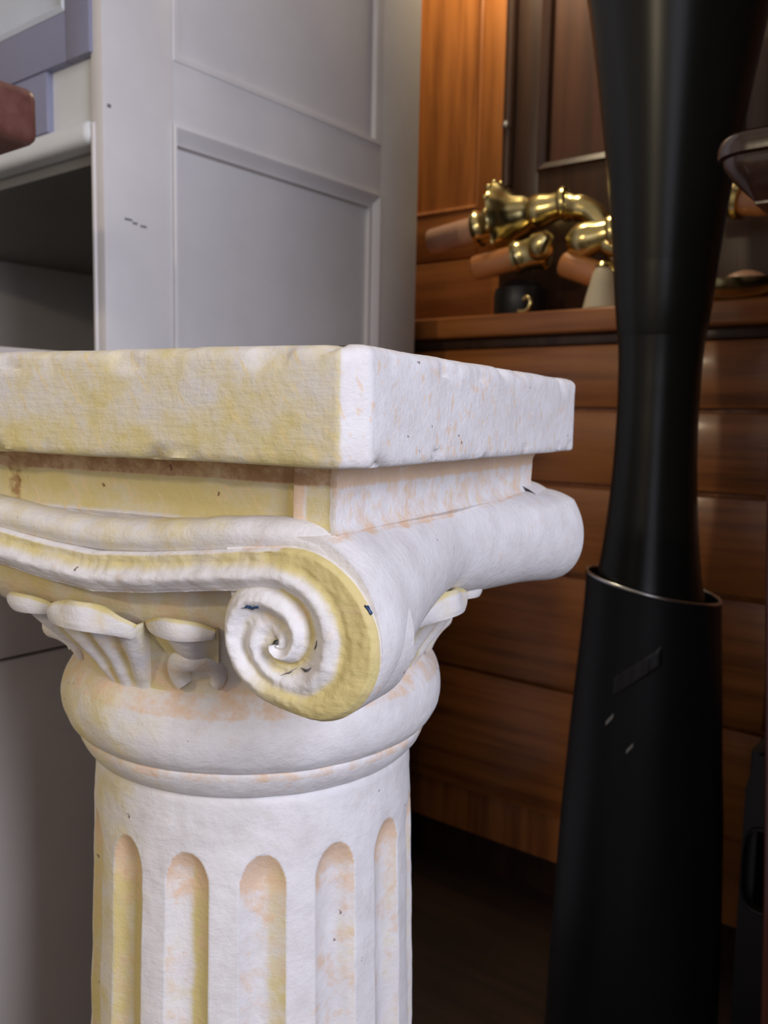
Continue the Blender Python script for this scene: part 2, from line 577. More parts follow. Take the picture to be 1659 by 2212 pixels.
def build_frieze():
    h, d = 0.1185, 0.1135
    # front and back faces are sunk panels between corner posts
    half = [(h, -h), (0.1165, -h), (0.1150, -h + 0.0007), (0.1020, -h + 0.0007), (0.1005, -h), (0.0985, -h + 0.0003), (0.0968, -d), (0.0, -d), (-0.0968, -d), (-0.0985, -h), (-h, -h)]
    back = [(-x, -y) for x, y in half]
    cor = half[::-1][::-1]
    poly = [(-p[0], p[1]) for p in half][:-1]
    loop = []
    for p in [(-x, y) for x, y in half[::1]][0:]:
        loop.append(p)              # from (-h,-h) to (h,-h), mirrored post on the left
    loop = [(-h, -h), (-0.0985, -h), (-0.0968, -d), (0, -d), (0.0968, -d), (0.0985, -h + 0.0003), (0.1005, -h),
            (0.1020, -h + 0.0008), (0.1148, -h + 0.0008), (0.1163, -h), (h, -h), (h, h), (0.0985, h), (0.0968, d),
            (-0.0968, d), (-0.0985, h), (-h, h)]
    pts = []
    for i in range(len(loop)):
        a, b = np.array(loop[i]), np.array(loop[(i + 1) % len(loop)])
        n = max(1, int(np.linalg.norm(b - a) / 0.0024))
        for k in range(n):
            pts.append(a + (b - a) * k / n)
    pts = np.array(pts)
    rings = [(-0.0125, 0.0065), (-0.0165, 0.0045), (-0.0200, 0.0018), (-0.0230, 0.0004)]
    rings += [(-0.0230 - 0.016 * k / 9, 0.0) for k in range(1, 10)]
    rings += [(-0.0412, 0.0004), (-0.0430, 0.0012), (-0.0448, 0.0028), (-0.0470, 0.0010), (-0.055, -0.004)]
    n = len(pts)
    P = np.zeros((n, len(rings), 3))
    Wc = np.zeros((n, len(rings), 4))
    for i in range(n):
        x0, y0 = pts[i]
        m = max(abs(x0), abs(y0))
        for j, (z, e) in enumerate(rings):
            k = (m + e) / m
            x, y = x0 * k, y0 * k
            dd = nz(x, y, z, 60) * 0.0004
            P[i, j] = (x + (dd if abs(x0) > h - 0.001 else 0), y + (dd if abs(y0) > d - 0.003 else 0), z)
            front = abs(y0) > d - 0.002 and abs(x0) < 0.1155
            panel = abs(x0) < 0.0975
            if front:
                yl, pe = (0.62, 0.10) if panel else (0.55, 0.2)
                if abs(x0) > 0.094 and panel:
                    yl = 0.95
                if not panel and abs(x0) < 0.1025:
                    yl, pe = 0.05, 0.65
            else:
                yl, pe = 0.0, 0.40
            if z < -0.043:
                yl, pe = yl * 0.6, 0.45 if not front else 0.25
            if z > -0.0272:  # slab's shadow painted in as peach and brown
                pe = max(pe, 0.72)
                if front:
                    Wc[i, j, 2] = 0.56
            dirt_shade = Wc[i, j, 2]
            if y0 < 0 and -0.073 < x0 < -0.054 and -0.047 < z < -0.019:
                dd2 = math.hypot((x0 + 0.066) / 0.009, (z + 0.034) / 0.015)
                dirt_shade = max(dirt_shade, 0.85 * (1 - dd2) + 0.5 * nz(x, y, z, 300))
                P[i, j, 1] += (0.003 * nz(x, y, z, 260) + 0.001) * max(0, 1 - dd2)
            Wc[i, j] = (yl, pe, dirt_shade, 0.5)
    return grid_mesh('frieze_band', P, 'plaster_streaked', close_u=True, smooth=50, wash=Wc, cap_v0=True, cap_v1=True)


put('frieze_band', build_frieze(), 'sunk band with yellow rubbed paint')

# ---- scroll face: spiral volutes joined by a sagging roll
VC = np.array([0.1003, -0.0887])
EK = [(180, .0040), (225, .0052), (270, .0068), (315, .0095), (360, .0125), (405, .0170), (450, .0210), (480, .0258), (504, .0287), (540, .0277),
      (585, .0258), (625, .0258), (646, .0285), (665, .0340), (679, .0378), (700, .0415), (720, .0430), (745, .0424), (780, .0402), (810, .0377)]
EKX, EKY = [k[0] for k in EK], [k[1] for k in EK]


def Espl(t):
    if t < 180:
        return max(0.0, 0.004 * (t - 90) / 90)
    i = max(j for j in range(len(EKX)) if EKX[j] <= t + 1e-9)
    i = min(i, len(EKX) - 2)
    x0, x1 = EKX[i], EKX[i + 1]
    f = (t - x0) / (x1 - x0)

    def sl(j):
        if j == 0:
            return (EKY[1] - EKY[0]) / (EKX[1] - EKX[0])
        if j == len(EKX) - 1:
            return (EKY[-1] - EKY[-2]) / (EKX[-1] - EKX[-2])
        return (EKY[j + 1] - EKY[j - 1]) / (EKX[j + 1] - EKX[j - 1])
    h = x1 - x0
    return ((2 * f ** 3 - 3 * f * f + 1) * EKY[i] + (f ** 3 - 2 * f * f + f) * h * sl(i)
            + (-2 * f ** 3 + 3 * f * f) * EKY[i + 1] + (f ** 3 - f * f) * h * sl(i + 1))


def zlow(x):
    x = abs(x)
    return float(np.interp(x, [0, .028, .0653, .085, .1003], [-.0790, -.0768, -.0717, -.0692, -.0677]))


def zupp(x):
    x = abs(x)
    return float(np.interp(x, [0, .028, .0653, .085, .1003], [-.0612, -.0592, -.0550, -.0524, -.0510]))


def scroll_profile(s, t):
    w1 = float(np.interp(t, [180, 470, 540, 600, 660, 700, 740, 2000], [0, 0, .75, .55, .55, 1, 1, 1]))
    w2 = float(np.interp(t, [180, 540, 600, 640, 690, 720, 2000], [1, 1, .85, .75, .35, 0, 0]))
    c1 = float(np.interp(t, [540, 630, 720, 810, 900], [.33, .38, .32, .36, .40]))
    wd1 = float(np.interp(t, [540, 720, 810, 900], [.20, .25, .36, .42]))
    c2 = float(np.interp(t, [180, 360, 450, 540, 630, 690], [.62, .62, .70, .80, .72, .7]))
    wd2 = float(np.interp(t, [180, 450, 540, 630], [.42, .30, .22, .36]))
    base = 0.18 * smooth01(s, 0.0, 0.12) + float(np.interp(t, [180, 420, 500], [.55, .45, 0])) * (1 - smooth01(s, 0.0, 0.45))
    outer = float(np.interp(t, [180, 600, 680, 720, 790, 830], [0, 0, .25, .30, .22, 0.12]))
    p = base + w1 * bumpf(s, c1, wd1) * 0.85 + w2 * bumpf(s, c2, wd2) * 0.85 + outer * smooth01(s, .45, .7)
    return p * (1 - smooth01(s, .93, 1.0))


def build_scroll():
    NS = 46
    ss = np.linspace(0, 1, NS)
    rows, washes, relief = [], [], 0.0050
    Y0 = -0.1285

    def chip_blue(x, z):
        return 0.0

    def row_at(ptfun, t, edge_back, yl_fun):
        pr = scroll_profile(ss, t)
        r, w = [], []
        for s, h in zip(ss, pr):
            x, z = ptfun(s)
            y = Y0 - relief * h
            y += nz(x, y, z, 130) * 0.0006 + nz(x, 0.3, z, 380) * 0.00035
            r.append((x, y, z))
            valley = max(0.0, 1 - h * 1.5)
            yl = yl_fun(s, h)
            w.append((yl, 0.16 + 0.16 * valley, 0.0, 0.5))
        # skirt from the outer edge back into the body
        x, z = ptfun(1.0)
        for k, b in enumerate((0.003, 0.008, 0.016, 0.03)):
            r.append((x, Y0 + b, z))
            w.append((0.15, 0.15, 0.0, 0.5))
        # and at the inner edge, in front of the row list
        x, z = ptfun(0.0)
        pre, prew = [], []
        for b in (0.03, 0.016, 0.008, 0.003):
            pre.append((x, Y0 + b, z) if edge_back else (x, r[0][1], z))
            prew.append((0.45, 0.3, 0.0, 0.5))
        rows.append(pre + r)
        washes.append(prew + w)

    for t in np.arange(180, 810.01, 1.8):
        ein = Espl(t - 360) if t > 540 else (0.0 if t < 450 else Espl(t - 360))
        eout = Espl(t)
        a = math.radians(t)
        ca, sa = math.cos(a), math.sin(a)

        def pf(s, ein=ein, eout=eout, ca=ca, sa=sa):
            rr = ein + (eout - ein) * s
            return VC[0] + rr * ca, VC[1] + rr * sa

        def yf(s, h, t=t):
            outer = float(np.interp(t, [560, 640, 690, 790, 810], [0, .45, .62, .55, .42])) * (0.15 + 0.85 * smooth01(np.array(s), 0.38, 0.62)) * (1 - 0.6 * smooth01(np.array(s), 0.90, 1.0))
            return 0.18 + outer + 0.75 * max(0.0, 0.50 - h)
        row_at(pf, t, False, yf)
    xs = np.linspace(VC[0], 0.0, 60)[1:]
    xs = np.concatenate([xs, -xs[:-1][::-1]])
    for x in xs:
        t = 810 + (VC[0] - x) * 700

        def pf(s, x=x):
            return x, zlow(x) + (zupp(x) - zlow(x)) * s

        def yf(s, h):
            return 0.22 + 0.40 * smooth01(s, .4, .75) * (1 - smooth01(s, .9, 1))
        row_at(pf, t, True, yf)
    # mirrored volute at the other end
    n_sp = len(np.arange(180, 810.01, 1.8))
    for k in range(n_sp - 1, -1, -1):
        rows.append([(-p[0] - 0.030, p[1], p[2]) for p in rows[k]])
        washes.append(washes[k])
    P = np.array(rows)
    # small ribs left by the mould on the roll
    for i in range(n_sp, len(P) - n_sp):
        x = P[i, :, 0]
        rib = np.sin(x * 900 + 3 * np.sin(x * 160)) * np.clip(np.sin(x * 75 + 1), 0, 1)
        P[i, 4 + 22:4 + 42, 1] -= 0.00028 * rib[4 + 22:4 + 42]
    return grid_mesh('scroll_band', P, 'plaster', smooth=70, wash=np.array(washes))


scroll_me = build_scroll()
put('scroll_band', scroll_me, 'roll ending in spiral volutes with yellow paint in the grooves')
sb = put('scroll_band', scroll_me)
sb.scale = (0.95, -1, 0.93)
sb.location = (0.0060, 0.003, EYE + 0.0095)


def build_bolster(sign):
    front = [(.070, -.0430), (.098, -.0428), (.1165, -.0432), (.1290, -.0495), (.1390, -.0600), (.1455, -.0735), (.1475, -.0875), (.1455, -.1000),
             (.1390, -.1105), (.1290, -.1165), (.1140, -.1170), (.0990, -.1125), (.0865, -.1040), (.0770, -.0930), (.0745, -.0820), (.0700, -.0700)]
    mid = [(.070, -.0440), (.096, -.0440), (.1160, -.0448), (.1215, -.0490), (.1245, -.0550), (.1258, -.0625), (.1252, -.0700), (.1228, -.0780),
           (.1180, -.0850), (.1110, -.0905), (.1030, -.0930), (.0950, -.0925), (.0880, -.0890), (.0830, -.0840), (.0780, -.0780), (.0720, -.0700)]
    kf, km = catmull(front, 112, True), catmull(mid, 112, True)
    cen = np.array([.108, -.080])
    vs = np.concatenate([[-1.0], np.linspace(-1, 1, 110), [1.0]])
    P = np.zeros((112, len(vs) + 2, 3))
    Wc = np.zeros((112, len(vs) + 2, 4))
    cols = []
    for v in vs:
        w = abs(v) ** 1.35 if v < 0 else v ** 1.15
        k = km + (kf - km) * w
        e = max(0.0, (abs(v) - 0.82) / 0.18)
        k = cen + (k - cen) * (1 - (0.10 if v < 0 else 0.05) * e ** 2.6)
        if v > 0:       # the rear end sits a little higher
            k = k + np.array([0.003, 0.014]) * smooth01(np.array(v), 0.0, 1.0) * np.clip((-0.043 - k[:, 1:2]) / 0.02, 0.0, 1.0) ** 0.8
        cols.append((k, v * (0.1265 if v < 0 else 0.1355)))
    cols = [(cen + (cols[0][0] - cen) * 0.02, cols[0][1])] + cols + [(cen + (cols[-1][0] - cen) * 0.02, cols[-1][1])]
    for j, (k, y) in enumerate(cols):
        for i in range(112):
            x, z = k[i]
            d = nz(x, y, z, 50) * 0.0006
            sx = 0.030 if sign < 0 else 0.0
            P[i, j] = (sign * (x + d + sx), y, z + d)
            pe = 0.18 + (0.30 if (z > -0.048 and x < .123) else 0.0)
            Wc[i, j] = (0.02 if sign > 0 else .3, pe, 0.0, 0.0)
    return grid_mesh('bolster', P, 'plaster', close_u=True, smooth=70, wash=Wc)


put('bolster', build_bolster(1), 'waisted roll between the front and rear volutes')
put('bolster', build_bolster(-1))


def build_ledge():
    """upper roll between frieze and scroll, sagging in the middle, dying away round the volute"""
    half = [(0, -.0545, .0078, -.1185), (.016, -.0541, .0078, -.1185), (.032, -.0530, .0078, -.1185), (.050, -.0512, .0078, -.1185), (.068, -.0492, .0078, -.1185), (.086, -.0478, .0077, -.1180), (.103, -.0478, .0074, -.1172), (.118, -.0523, .0070, -.1165),
            (.1295, -.0610, .0064, -.1155), (.1365, -.0730, .0055, -.1140), (.1380, -.0860, .0042, -.1110), (.1350, -.0960, .0030, -.1060)]
    c = catmull(half, 110)
    c = np.concatenate([c[::-1] * np.array([-1, 1, 1, 1]), c[1:]])
    n = len(c)
    P = np.zeros((n, 26, 3))
    Wc = np.zeros((n, 26, 4))
    for i in range(n):
        x, z, r, y0 = c[i]
        if x < -0.09:
            x -= 0.030 * min(1, (-0.09 - x) / 0.02)
        tg = c[min(i + 1, n - 1)][:2] - c[max(i - 1, 0)][:2]
        tg = tg / np.linalg.norm(tg)
        nx, nz_ = -tg[1], tg[0]
        for k in range(26):
            a = math.radians(60 + 250 * k / 25)
            o_ = r * math.sin(a)
            y = y0 + 0.0100 * math.cos(a)
            px, pz = x + nx * o_, z + nz_ * o_
            d = nz(px, y, pz, 80) * 0.0006
            P[i, k] = (px, y - d, pz + d)
            side = smooth01(np.array(x), 0.06, 0.10)
            Wc[i, k] = (0.40 * (1 - side) + 0.04, 0.22, 0, 0.5)
    return grid_mesh('ledge', P, 'plaster', smooth=70, wash=Wc)


ledge_me = build_ledge()
put('ledge', ledge_me)
lb = put('ledge', ledge_me)
lb.scale = (0.93, -1, 0.90)
lb.location = (0.002, -0.018, EYE - 0.004)

me = None
bmc = bmesh.new()
box_bm(bmc, (-0.100, -0.108, -0.080), (0.100, 0.108, -0.046), 0.004)
mcore = bm_mesh('core', bmc, 'plaster')
ca_ = mcore.color_attributes.new('wash', 'FLOAT_COLOR', 'POINT')
for d_ in ca_.data:
    d_.color = (0.5, 0.3, 0, 0.5)
put('core', mcore)


def revolve(name, prof, n, wash_fun, disp=None, mat='plaster', smooth=60):
    P = np.zeros((n, len(prof), 3))
    Wc = np.zeros((n, len(prof), 4))
    for i in range(n):
        a = 2 * math.pi * i / n          # azimuth from the scroll face (-y) towards +x
        for j, (r, z) in enumerate(prof):
            rr = r + (disp(a, z, r) if disp else 0.0)
            x, y = rr * math.sin(a), -rr * math.cos(a)
            rr += nz(x, y, z, 45) * 0.0007 + nz(x, y, z, 160) * 0.00025
            P[i, j] = (AXX + rr * math.sin(a), AXY - rr * math.cos(a), z)
            Wc[i, j] = wash_fun(a, z)
    return grid_mesh(name, P, mat, close_u=True, smooth=smooth, wash=Wc)


bell_prof = catmull([(.112, -.070), (.1125, -.078), (.1105, -.088), (.1065, -.099), (.1020, -.111), (.0988, -.122), (.0977, -.130), (.0990, -.136)], 50)


def bell_square(a, z, r):
    """the bell turns from round at the neck to square under the scrolls"""
    q = float(smooth01(np.array(z), -.126, -.080)) * 0.85
    return q * (0.1115 / max(abs(math.cos(a)), abs(math.sin(a))) - r) if q > 0 else 0.0


def left_side(a):
    return max(0.0, math.cos(a + math.radians(28)))


put('bell', revolve('bell', bell_prof, 200, lambda a, z: (0.32 + 0.28 * left_side(a), 0.28 + 0.15 * (z < -.115) + 0.12 * (z > -.096), 0.12 * (z > -.09), .5), bell_square))  # top tinted peach and brown, partly painted-in shade under the scroll

torus_prof = catmull([(.0960, -.1290), (.1000, -.1325), (.1045, -.1395), (.1066, -.1480), (.1062, -.1560), (.1038, -.1630), (.1005, -.1672), (.0985, -.1690), (.0972, -.1697)], 40)
put('torus_moulding', revolve('torus_moulding', torus_prof, 220, lambda a, z: (0.10 + 0.45 * left_side(a) ** 3, 0.16 + 0.3 * (z > -.14), 0, .5)))
ring_prof = catmull([(.0968, -.1690), (.0984, -.1702), (.0980, -.1735), (.0960, -.1775), (.0936, -.1808), (.0912, -.1834), (.0892, -.1846), (.0880, -.1850)], 30)
put('neck_ring', revolve('neck_ring', ring_prof, 220, lambda a, z: (0.08 + 0.45 * left_side(a) ** 3, 0.20 + 0.25 * (z > -.174), 0, .5)))

FL0, FLP, FLW = math.radians(14.0), math.radians(24.0), math.radians(7.4)


def flute_pos(a, z):
    d = (a - FL0 + FLP / 2) % FLP - FLP / 2
    dz = max(0.0, z + 0.2320) / 0.0185 if z > -0.40 else max(0.0, -0.60 - z) / 0.0135
    return d, math.sqrt((d / FLW) ** 2 + dz * dz)


def flute_disp(a, z, r):
    d, q = flute_pos(a, z)
    if q >= 1:
        return 0.0
    return -0.0058 * (1 - q * q) ** 0.95


def flute_wash(a, z):
    d, q = flute_pos(a, z)
    if q < 1:
        top = max(0.0, (z + 0.245) / 0.03)
        right = float(smooth01(np.array(d / FLW), -0.15, 0.45)) * (0.5 + left_side(a))
        near = float(smooth01(np.array(left_side(a)), 0.90, 0.99))
        return (0.16 + 0.24 * left_side(a) ** 2 + 0.42 * right + 0.25 * near, 0.34 + 0.50 * min(1, top), 0.22 * near, .5)
    return (0.02 + 0.50 * left_side(a) ** 5, 0.13, 0, .5)


zs = list(np.linspace(-.1838, -.205, 12)) + list(np.linspace(-.2065, -.245, 46)) + list(np.linspace(-.25, -.63, 70))
shaft_prof = [(float(np.interp(-z, [.1838, .1850, .1875, .2, .36, .50, .63], [.0876, .0882, .0896, .0900, .0950, .0985, .1005])), z) for z in zs]
put('shaft', revolve('shaft', shaft_prof, 720, flute_wash, flute_disp, smooth=70), 'fluted round shaft')
base_prof = [(.1005, -.628), (.107, -.632), (.111, -.640), (.111, -.650), (.106, -.658), (.104, -.668), (.112, -.676), (.120, -.684), (.123, -.694), (.123, -.706), (.118, -.716), (.10, -.718)]
put('base_moulding', revolve('base_moulding', base_prof, 120, lambda a, z: (0.2, 0.2, 0.05, .5)))
bmc = bmesh.new()
box_bm(bmc, (-0.13, -0.13, -EYE), (0.13, 0.13, -0.716), 0.004)
mpl = bm_mesh('plinth', bmc, 'plaster')
ca_ = mpl.color_attributes.new('wash', 'FLOAT_COLOR', 'POINT')
for d_ in ca_.data:
    d_.color = (0.2, 0.2, 0.1, 0.5)
put('plinth', mpl)


def bell_r(z):
    zz = [p[1] for p in bell_prof][::-1]
    rr = [p[0] for p in bell_prof][::-1]
    return float(np.interp(z, zz, rr))


def build_leaf(az, half_top, half_bot, z0, z1, out, curl, skew=0.0, ribs=3, thick=0.004, droop=0.006):
    """acanthus-like leaf growing up the bell, its lip rolled outwards"""
    nt, ns = 46, 34
    P = np.zeros((nt, ns + 2, 3))
    Wc = np.zeros((nt, ns + 2, 4))
    for i in range(nt):
        t = i / (nt - 1)
        if t < 0.70:
            k = t / 0.70
            z = z0 + (z1 - z0) * k
            r = bell_r(z) + thick * min(1, k * 4) + out * k ** 2.2
            lip = 0
        else:
            k = (t - 0.70) / 0.30
            a = math.pi * k * 1.25
            rc = bell_r(z1) + thick + out
            z = z1 + curl * math.sin(a)
            r = rc + curl * 0.55 * (1 - math.cos(a))
            if k > 0.5:
                z -= curl * 0.5 * (k - 0.5)
            lip = k
        half = half_bot + (half_top - half_bot) * smooth01(np.array(min(t, .75)), 0.0, 0.75)
        if t > 0.8:
            half *= 1 - 0.10 * ((t - 0.8) / 0.2) ** 2
        z_, r_ = z, r
        for j in range(ns + 2):
            s = -1 + 2 * min(max(j - 1, 0), ns - 1) / (ns - 1)
            if lip > 0:
                kk = 1 - 0.55 * s * s
                z, r = z1 + (z_ - z1) * kk, (bell_r(z1) + thick + out) + (r_ - bell_r(z1) - thick - out) * kk
            ang = az + half * s + skew * (z - z0)
            edge = 1 - s * s
            zc_ = max(z0, min(z, z1))
            sq = bell_square(ang, zc_, bell_r(zc_))
            rr = r + sq + 0.0022 * math.cos(s * ribs * math.pi) * (1 - lip) * min(1, t * 3) - 0.003 * (s * s) * (0.4 + lip)
            if j == 0 or j == ns + 1:
                rr = min(rr - 0.001, bell_r(zc_) + sq - 0.003) if t < 0.8 else rr - 0.006
            rr += nz(ang * 3, z * 30, 0.2, 3) * 0.0006
            P[i, j] = (AXX + rr * math.sin(ang), AXY - rr * math.cos(ang), z - droop * abs(s) ** 2.5 * min(1, t))
            groove = max(0.0, -math.cos(s * ribs * math.pi)) * (1 - lip)
            Wc[i, j] = (0.34 + 0.30 * groove + 0.25 * (1 if lip > .2 and lip < .6 else 0), 0.22 + 0.15 * groove, 0.0, 0.5)
    return grid_mesh('leaf', P, 'plaster', smooth=75, wash=Wc)


leaf_a = build_leaf(math.radians(-3.5), math.radians(13.5), math.radians(8.5), -.134, -.0915, .0060, .0066, ribs=2.6, droop=.006)
leaf_b = build_leaf(math.radians(21.5), math.radians(8.5), math.radians(5), -.122, -.0930, .0030, .0050, skew=-1.2, ribs=1.2, droop=.002)
leaf_c = build_leaf(math.radians(-28.5), math.radians(8.5), math.radians(5), -.122, -.0930, .0030, .0050, skew=1.2, ribs=1.2, droop=.002)


def build_bud(az, z):
    n, m_ = 30, 18
    P = np.zeros((n, m_, 3))
    Wc = np.zeros((n, m_, 4))
    for i in range(n):
        t = i / (n - 1)
        # comma shaped ridge curling over
        a = math.radians(215 - 250 * t)
        da = math.radians(5.2) * math.cos(a)
        zz = z + 0.0100 * math.sin(a)
        w = 0.0058 * (0.35 + 0.75 * math.sin(math.pi * min(1, t * 0.8 + 0.15)))
        R0 = bell_r(zz) + 0.001 + bell_square(az, zz, bell_r(zz))
        for j in range(m_):
            b = 2 * math.pi * j / m_
            rad = w * math.cos(b)
            out_ = w * 0.9 * math.sin(b)
            ang = az + da + math.cos(a) * rad / R0
            rr = R0 + out_
            P[i, j] = (AXX + rr * math.sin(ang), AXY - rr * math.cos(ang), zz + math.sin(a) * rad)
            Wc[i, j] = (0.35, 0.32, 0, .5)
    return grid_mesh('bud', P, 'plaster', close_v=True, smooth=75, wash=Wc)


bud_me = build_bud(math.radians(20.5), -.1205)
bud_m2 = build_bud(math.radians(-34.5), -.1205)
for k in range(4):
    for nm, mm in (('leaf', leaf_a), ('leaf', leaf_b), ('leaf', leaf_c), ('bud', bud_me), ('bud', bud_m2)):
        o = put(nm, mm)
        # turn about the shaft axis
        ang = k * math.pi / 2
        c_, s_ = math.cos(ang), math.sin(ang)
        o.rotation_euler = (0, 0, ang)
        o.location = (AXX - (c_ * AXX - s_ * AXY), AXY - (s_ * AXX + c_ * AXY), EYE)


# chips of old navy paint and fine cracks on the near volute
SCO = np.array([v.co[:] for v in scroll_me.vertices])
SCO = SCO[SCO[:, 1] < -0.126]


def surface_y(x, z):
    d = (SCO[:, 0] - x) ** 2 + (SCO[:, 2] - z) ** 2
    return float(SCO[int(np.argmin(d)), 1])


def flake(name, pts, mat, label):
    """thin flake lying on the scroll face, outline in (x, z)"""
    bm_ = bmesh.new()
    fr = [bm_.verts.new((x, surface_y(x, z) - 0.0003, z)) for x, z in pts]
    bk = [bm_.verts.new((x, surface_y(x, z) + 0.0012, z)) for x, z in pts]
    c = bm_.verts.new((sum(p[0] for p in pts) / len(pts), sum(v.co.y for v in fr) / len(fr), sum(p[1] for p in pts) / len(pts)))
    n = len(pts)
    for k in range(n):
        bm_.faces.new((fr[k], fr[(k + 1) % n], c))
        bm_.faces.new((fr[k], bk[k], bk[(k + 1) % n], fr[(k + 1) % n]))
    put(name, bm_mesh(name, bm_, mat, 180), label)


def streak(name, line, w, mat, label):
    up = [(x, z + w * (0.3 + 0.7 * ((k * 7) % 5) / 4)) for k, (x, z) in enumerate(line)]
    lo = [(x, z - w * (0.3 + 0.7 * ((k * 3) % 4) / 3)) for k, (x, z) in enumerate(line)]
    flake(name, up + lo[::-1], mat, label)


NAVY = 'small chip of navy paint'
CRACK = 'fine dark crack'
flake('paint_chip', [(.0842, -.0756), (.0858, -.0752), (.0868, -.0742), (.0884, -.0741), (.0888, -.0750), (.0905, -.0746), (.0922, -.0738), (.0914, -.0752), (.0896, -.0756), (.0884, -.0763), (.0866, -.0757)], 'navy_chip', NAVY)
streak('paint_chip', [(.1372, -.0690), (.1384, -.0700), (.1390, -.0712), (.1398, -.0720)], .0007, 'navy_chip', NAVY)
streak('crack', [(.1013, -.1008), (.1034, -.0997), (.1050, -.0995), (.1062, -.0982), (.1078, -.0972)], .00018, 'pencil', CRACK)
streak('crack', [(.1100, -.0966), (.1120, -.0978), (.1140, -.0970), (.1152, -.0955)], .00018, 'pencil', CRACK)
streak('crack', [(.1160, -.0885), (.1170, -.0870), (.1172, -.0850)], .00018, 'pencil', CRACK)

# ------------------------------------------------------------------ furniture in the room frame


def fthing(name, u, v, label, cat, z=-EYE, group=None):
    o = thing(name, F(u, v, z), -AF, label, cat, group)
    o['_b'] = (u, v, z)
    return o


def fo(o):
    return tuple(o['_b'])


def fbox(name, parent, lo, hi, mat, bevel=0.0015, label=None, seg=2):
    return box(name, lo, hi, mat, parent, bevel, fo(parent), label, seg)


def frame_quads(name, parent, axis, rings, mat, label=None):
    """mitred moulding: rings = [(a0,a1,b0,b1,depth)...] nested rectangles; axis 'u' (a=v) or 'v' (a=u), b=z"""
    bm = bmesh.new()
    loops = []
    ob = Vector(fo(parent))
    for a0, a1, b0, b1, d in rings:
        l = []
        for a, b in ((a0, b0), (a1, b0), (a1, b1), (a0, b1)):
            p = Vector((d, a, b)) if axis == 'u' else Vector((a, d, b))
            l.append(bm.verts.new(p - ob))
        loops.append(l)
    for A, B in zip(loops, loops[1:]):
        for i in range(4):
            bm.faces.new((A[i], A[(i + 1) % 4], B[(i + 1) % 4], B[i]))
    me_ = bpy.data.meshes.new(name)
    bm.normal_update()
    bm.to_mesh(me_)
    bm.free()
    finish(me_, mat, 25)
    return obj(name, me_, parent, label=label)


# ---- white cupboard
U0, V0, V1 = -0.8092, 0.5535, 1.1035
cup = fthing('white_cupboard', -1.17, 0.83, 'tall white painted cupboard with panelled side and open dark compartment', 'cupboard')
TZ = 1.05
DP = -0.83       # plane of the sunk panels
# framing of the panelled side
fbox('front_stile', cup, (U0 - 0.020, V0, -EYE), (U0, 0.6425, TZ), 'white_paint', 0.0006)
fbox('rear_stile', cup, (U0 - 0.020, 1.0130, -EYE), (U0, V1, TZ), 'white_paint', 0.0006)
fbox('middle_rail', cup, (U0 - 0.020, 0.6425, 0.3185), (U0, 1.0130, 0.3850), 'white_paint', 0.0)
fbox('top_rail', cup, (U0 - 0.020, 0.6425, 0.95), (U0, 1.0130, TZ), 'white_paint', 0.0)
fbox('bottom_rail', cup, (U0 - 0.020, 0.6425, -EYE), (U0, 1.0130, -0.62), 'white_paint', 0.0)
fbox('side_panel', cup, (U0 - 0.024, 0.63, -0.66), (U0 - 0.0125, 1.03, 0.330), 'white_paint', 0.0, 'sunk lower side panel')
fbox('side_panel', cup, (U0 - 0.024, 0.63, 0.37), (U0 - 0.0045, 1.03, 0.98), 'white_paint', 0.0, 'sunk upper side panel')
frame_quads('panel_moulding', cup, 'u', [(0.6425, 1.0130, -0.62, 0.3185, U0 + 0.0005), (0.6432, 1.0122, -0.6194, 0.3178, U0 + 0.003),
            (0.6455, 1.0095, -0.617, 0.3150, U0 + 0.0035), (0.6475, 1.0060, -0.615, 0.3110, U0 + 0.0010), (0.6500, 1.0000, -0.610, 0.3030, U0 - 0.0045),
            (0.6525, 0.9965, -0.606, 0.2990, U0 - 0.0055), (0.6527, 0.9962, -0.6058, 0.2985, U0 - 0.0145)], 'white_paint')
frame_quads('panel_moulding', cup, 'u', [(0.6425, 1.0130, 0.3850, 0.95, U0), (0.6440, 1.0115, 0.3862, 0.949, U0 + 0.0012),
            (0.6500, 0.9990, 0.3920, 0.943, U0 + 0.0006), (0.6520, 0.9950, 0.3935, 0.941, U0 - 0.005)], 'white_paint')
# carcase
fbox('left_side', cup, (-1.56, V0, -EYE), (-1.54, V1, TZ), 'white_paint')
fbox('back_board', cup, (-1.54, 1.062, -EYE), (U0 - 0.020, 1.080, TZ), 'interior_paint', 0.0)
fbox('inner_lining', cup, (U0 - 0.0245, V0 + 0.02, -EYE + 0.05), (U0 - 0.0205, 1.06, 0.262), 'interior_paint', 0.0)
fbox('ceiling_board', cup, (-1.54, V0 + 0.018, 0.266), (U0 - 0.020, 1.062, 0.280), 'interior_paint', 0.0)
fbox('shelf', cup, (-1.54, V0 - 0.006, 0.2790), (U0 - 0.0205, 1.06, 0.3040), 'cream_paint', 0.009, 'off-white shelf with rounded front edge', 4)
fbox('bottom_board', cup, (-1.54, V0, -0.70), (U0 - 0.020, 1.06, -0.68), 'white_paint')
fbox('plinth_board', cup, (-1.54, V0 + 0.02, -EYE), (U0 - 0.02, V0 + 0.04, -0.70), 'white_paint')
fbox('top_board', cup, (-1.57, V0 - 0.01, TZ), (U0 + 0.01, V1, TZ + 0.02), 'white_paint')
fbox('front_edge_strip', cup, (U0 - 0.0200, V0 - 0.0020, -EYE + 0.02), (U0 - 0.0145, V0 + 0.004, 0.300), 'white_paint', 0.0018, 'thin bright edge of the opening')
fbox('front_rail', cup, (-1.54, V0 + 0.006, 0.304), (U0 - 0.020, V0 + 0.024, 0.3700), 'cream_paint', 0.0, 'off-white rail above the shelf')
